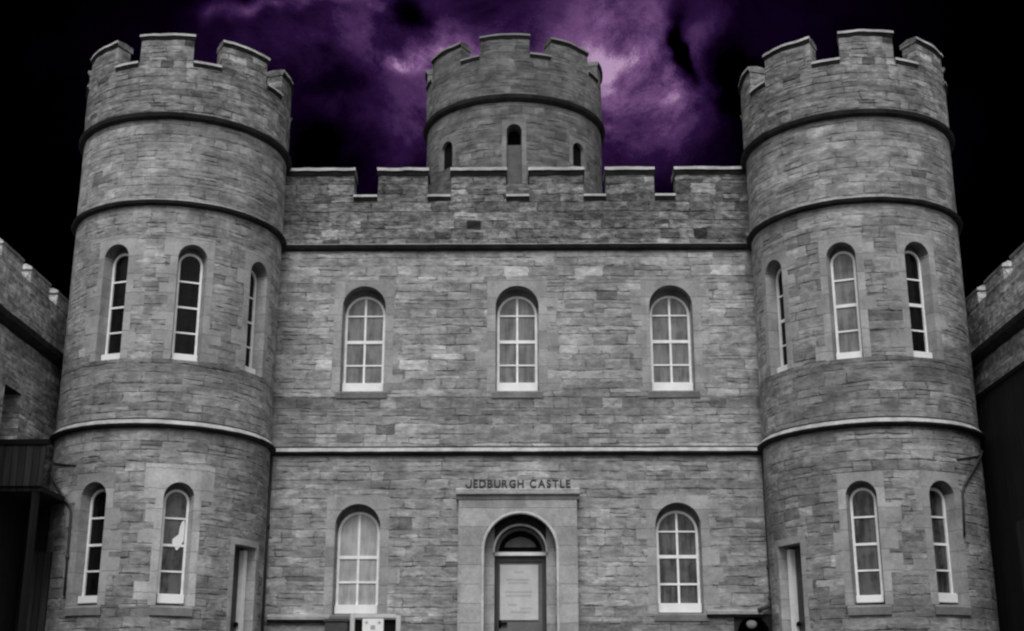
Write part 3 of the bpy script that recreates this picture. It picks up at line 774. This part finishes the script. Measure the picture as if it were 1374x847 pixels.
# ------------------------------------------------------------------ drainpipes (parts of the castle)
def tube(bm, pts, r, K=10, mi=0):
    rings = []
    for i, p in enumerate(pts):
        p = Vector(p); a = Vector(pts[max(0, i-1)]); b = Vector(pts[min(len(pts)-1, i+1)]); d = (b-a).normalized()
        s = d.cross(Vector((.3, 1, .2))).normalized(); t = d.cross(s)
        rings.append([bm.verts.new(p + (s*math.cos(2*math.pi*q/K) + t*math.sin(2*math.pi*q/K))*r) for q in range(K)])
    for A, B in zip(rings, rings[1:]):
        for q in range(K): bm.faces.new([A[q], A[(q+1) % K], B[(q+1) % K], B[q]]).smooth = True
    for A in (rings[0], rings[-1]): bm.faces.new(A)
def pipe(name, pts, r, collars=(), label=None):
    bm = new_bm(); tube(bm, pts, r); o = part(name, bm, M['lead'])
    for c in collars:
        bm = new_bm(); tube(bm, [Vector(c)-Vector((0, 0, .05)), Vector(c)+Vector((0, 0, .05))], r*1.5); part('pipe_collar', bm, M['lead'], o)
    if label: o['label'] = label
    return o
pipe('drainpipe', [(5.40, 29.90, 5.78), (5.405, 29.9, 4.2), (5.41, 29.90, 2.62), (5.36, 29.88, 2.42), (5.1, 29.86, 2.33)], .042, [(5.405, 29.9, 3.27), (5.41, 29.9, 2.6)], 'drainpipe beside the right tower')
pipe('drainpipe', [(-5.80, 29.92, 5.78), (-5.80, 29.92, 3.4), (-5.8, 29.92, ZG)], .035, [(-5.8, 29.92, 4.2)], 'drainpipe beside the left tower')
def on(S, a, z, d): return S(R(a)*S.r, z, d)
pipe('drainpipe', [on(SL, -62, 5.1, .04), on(SL, -53, 4.87, .04), on(SL, -41, 4.49, .04), on(SL, -33.5, 4.24, .04), on(SL, -32.3, 4.1, .04), on(SL, -32, 3.4, .04), on(SL, -31.6, 2.42, .04)], .026, [on(SL, -32, 3.2, .04)], 'bent pipe on the left tower')
pipe('cable_run', [on(SL, x, z, .02) for x, z in ((-64, 5.36), (-57, 5.28), (-48, 5.2), (-40, 5.14), (-33, 5.1))], .014)
pipe('drainpipe', [on(SR, 64, 5.55, .04), on(SR, 58.7, 5.4, .04), on(SR, 44.7, 4.99, .04), on(SR, 35.5, 4.63, .04), on(SR, 33.8, 4.5, .04), on(SR, 33.6, 4.2, .04), on(SR, 32, 3.6, .04)], .024, [], 'bent pipe on the right tower')
pipe('cable_run', [on(SR, x, z, .02) for x, z in ((64, 5.46), (54.4, 5.37), (43, 5.27), (32.7, 5.19))], .014)

# ------------------------------------------------------------------ wings
def wing(side, X0, label):
    o = empty('castle_wing', (X0, 24, ZG), label, 'building', 'castle wings running forward either side of the castle')
    I = Matrix.Translation(o.location).inverted()
    def wp(name, bm, mats, parent=None, **k):
        bmesh.ops.transform(bm, matrix=I, verts=bm.verts); return link(name, bm, mats, parent or o, **k)
    S = Flat((X0, 0, 0), (0, 1, 0), (-side, 0, 0))
    bm = new_bm(); Y0, Y1 = 17., 31.
    holes = [(26.2, 27.15, 5.45, 6.6)] if side < 0 else []
    wall_grid(bm, S, Y0, Y1, ZG, 9.0, holes, jit_=.02, stv=.4)
    # end wall facing the viewer, back and outer side
    wall_grid(bm, Flat((0, Y0, 0), (side, 0, 0), (0, -1, 0)), side*X0, side*X0+6, ZG, 9.0, stv=2)
    wall_grid(bm, Flat((X0+side*6, 0, 0), (0, 1, 0), (side, 0, 0)), Y0, Y1, ZG, 9.0, stv=2)
    wall_grid(bm, Flat((0, Y1, 0), (side, 0, 0), (0, 1, 0)), side*X0, side*X0+6, ZG, 9.0, stv=2)
    wl = wp('wing_wall', bm, M['wing'], recalc=False)
    bm = new_bm(); box(bm, min(X0+side*.3, X0+side*5.99), max(X0+side*.3, X0+side*5.99), Y0+.01, Y1-.01, 8.5, 8.7); wp('roof', bm, M['roof'])
    for h in holes:
        bm, hh = surround(S, (h[0]+h[1])/2, h[1]-h[0]-.02, h[2], h[3]-.02, .4, .01, .01, .02, rect_only=True, quoin=False, proud=0)
        quad(bm, [S(h[0], h[2], -.38), S(h[1], h[2], -.38), S(h[1], h[3], -.38), S(h[0], h[3], -.38)], [(0, 0)]*4, 2)
        wp('wing_window', bm, [M['wing'], M['soot'], M['door_mid']])
    bm = new_bm(); sweep(bm, S, [(-.05, 7.68), (.08, 7.7), (.2, 7.78), (.22, 7.9), (.1, 7.96), (-.05, 7.96)], Y0, Y1, j=.012, mis=[1, 1, 1, 0, 0, 0]); weld(bm)
    wp('string_course', bm, [M['dressed_dark'], M['soot']], wl)
    y = Y0
    while y < Y1-.4:
        b = min(y+1.15, Y1); bm = new_bm()
        sweep(bm, S, [(-.4, 8.98), (.01, 8.98), (.01, 9.27), (-.4, 9.27)], y, b, j=.02, st=.2)
        sweep(bm, S, [(-.45, 9.27), (.03, 9.27), (.03, 9.33), (-.1, 9.4), (-.45, 9.36)], y-.03, b+.03, j=.015, st=.2, mis=[1]*5); weld(bm)
        wp('merlon', bm, [M['wing'], M['dressed_dark']], wl)
        y += 1.65
    return o, wp, S
wingL, wpL, WSL = wing(-1, -10.6, 'left side wing of grey stone with dark string course and square opening')
wingR, wpR, WSR = wing(1, 10.2, 'right side wing of grey stone with dark string course above black boarding')

# ------------------------------------------------------------------ timber walkway and added dark screen
t = empty('timber_walkway', (-10.0, 27, 1.15), 'dark boarded timber walkway between left wing and left tower', 'walkway')
I = Matrix.Translation(t.location).inverted()
def tp(name, bm, m):
    bmesh.ops.transform(bm, matrix=I, verts=bm.verts); return link(name, bm, m, t)
bm = new_bm(); box(bm, -10.58, -9.56, 26.0, 26.05, 4.45, 5.28); tp('board_panel', bm, M['tar'])
bm = new_bm(); box(bm, -10.585, -9.5, 25.96, 26.09, 5.28, 5.38); tp('handrail', bm, M['black'])
bm = new_bm(); box(bm, -10.585, -9.56, 26.05, 28.2, 4.35, 4.45); tp('deck', bm, M['tar_dark'])
for x in (-10.5, -9.7):
    bm = new_bm(); box(bm, x-.06, x+.06, 26.06, 26.18, 1.15, 4.35); tp('post', bm, M['tar_dark'])
bm = new_bm(); box(bm, -10.585, -9.9, 28.0, 28.1, 1.15, 4.35); tp('back_panel', bm, M['tar_dark'])
bm = new_bm(); box(bm, -10.585, -10.54, 20.5, 28.0, 1.15, 5.3); tp('side_boarding', bm, M['tar_dark'])
bm = new_bm(); box(bm, -10.25, -9.8, 27.6, 27.7, 1.15, 3.35); tp('board_door', bm, M['tar'])

t = empty('timber_boarding', (10.1, 24, 1.15), 'black boarded screen along right wing beside right tower', 'screen')  # added near-black sheet standing in for darkness along the wing
I = Matrix.Translation(t.location).inverted()
bm = new_bm()
S = Flat((10.19, 0, 0), (0, 1, 0), (-1, 0, 0)); sweep(bm, S, [(0, 1.15), (.10, 1.15), (.10, 6.86), (0, 6.86)], 20., 30.4, st=3); weld(bm); tp('board_panel', bm, M['tar_dark'])  # near-black sheet of the added dark screen
bm = new_bm(); sweep(bm, S, [(0, 6.86), (.14, 6.86), (.14, 6.95), (0, 6.95)], 20., 30.4, st=3); weld(bm); tp('top_rail', bm, M['black'])
bm = new_bm(); sweep(bm, S, [(.10, 1.15), (.14, 1.15), (.14, 3.9), (.10, 3.9)], 24.0, 27.4, st=3); weld(bm); tp('board_door', bm, M['tar'])  # part of the added dark screen, no real door

# ------------------------------------------------------------------ white notice stand at the wall foot
t = empty('notice_stand', (-3.27, 29.55, 1.15), 'pale painted notice stand with two dark slots under the left ground-floor window', 'stand')
I = Matrix.Translation(t.location).inverted()
def rbox(name, dims, m, bev=.012):
    bm = new_bm(); box(bm, *dims); weld(bm); bmesh.ops.bevel(bm, geom=bm.edges[:], offset=bev, segments=2, affect='EDGES'); return tp(name, bm, m)
rbox('post', (-3.82, -3.72, 29.5, 29.6, 1.15, 2.23), M['box'])
rbox('post', (-2.82, -2.72, 29.5, 29.6, 1.15, 2.2), M['box'])
rbox('top_rail', (-3.72, -2.82, 29.5, 29.6, 2.14, 2.23), M['box'])
rbox('panel', (-3.55, -3.09, 29.51, 29.585, 1.15, 2.14), M['white'])
rbox('bottom_rail', (-3.72, -2.82, 29.515, 29.58, 1.5, 1.6), M['box'])
rbox('back_board', (-3.72, -2.82, 29.6, 29.63, 1.3, 2.12), M['black'], .004)
bm = new_bm()
for x, z in ((-3.46, 2.05), (-3.18, 2.05)): box(bm, x-.035, x+.035, 29.504, 29.512, z-.01, z+.01); box(bm, x-.01, x+.01, 29.503, 29.513, z-.035, z+.035)
box(bm, -3.37, -3.27, 29.504, 29.512, 1.9, 1.99)
tp('panel_marks', bm, M['dressed_light'])

# low dark bin under the window, beside the stand
t = empty('dark_planter', (-4.05, 29.6, 1.15), 'dark square planter box against wall left of pale stand', 'planter')
I = Matrix.Translation(t.location).inverted()
rbox('box', (-4.35, -3.86, 29.4, 29.85, 1.15, 2.06), M['door'], .02)
rbox('rim', (-4.38, -3.83, 29.37, 29.88, 2.06, 2.12), M['door'], .01)
rbox('soil', (-4.33, -3.88, 29.42, 29.83, 2.1, 2.125), M['soot'], .005)
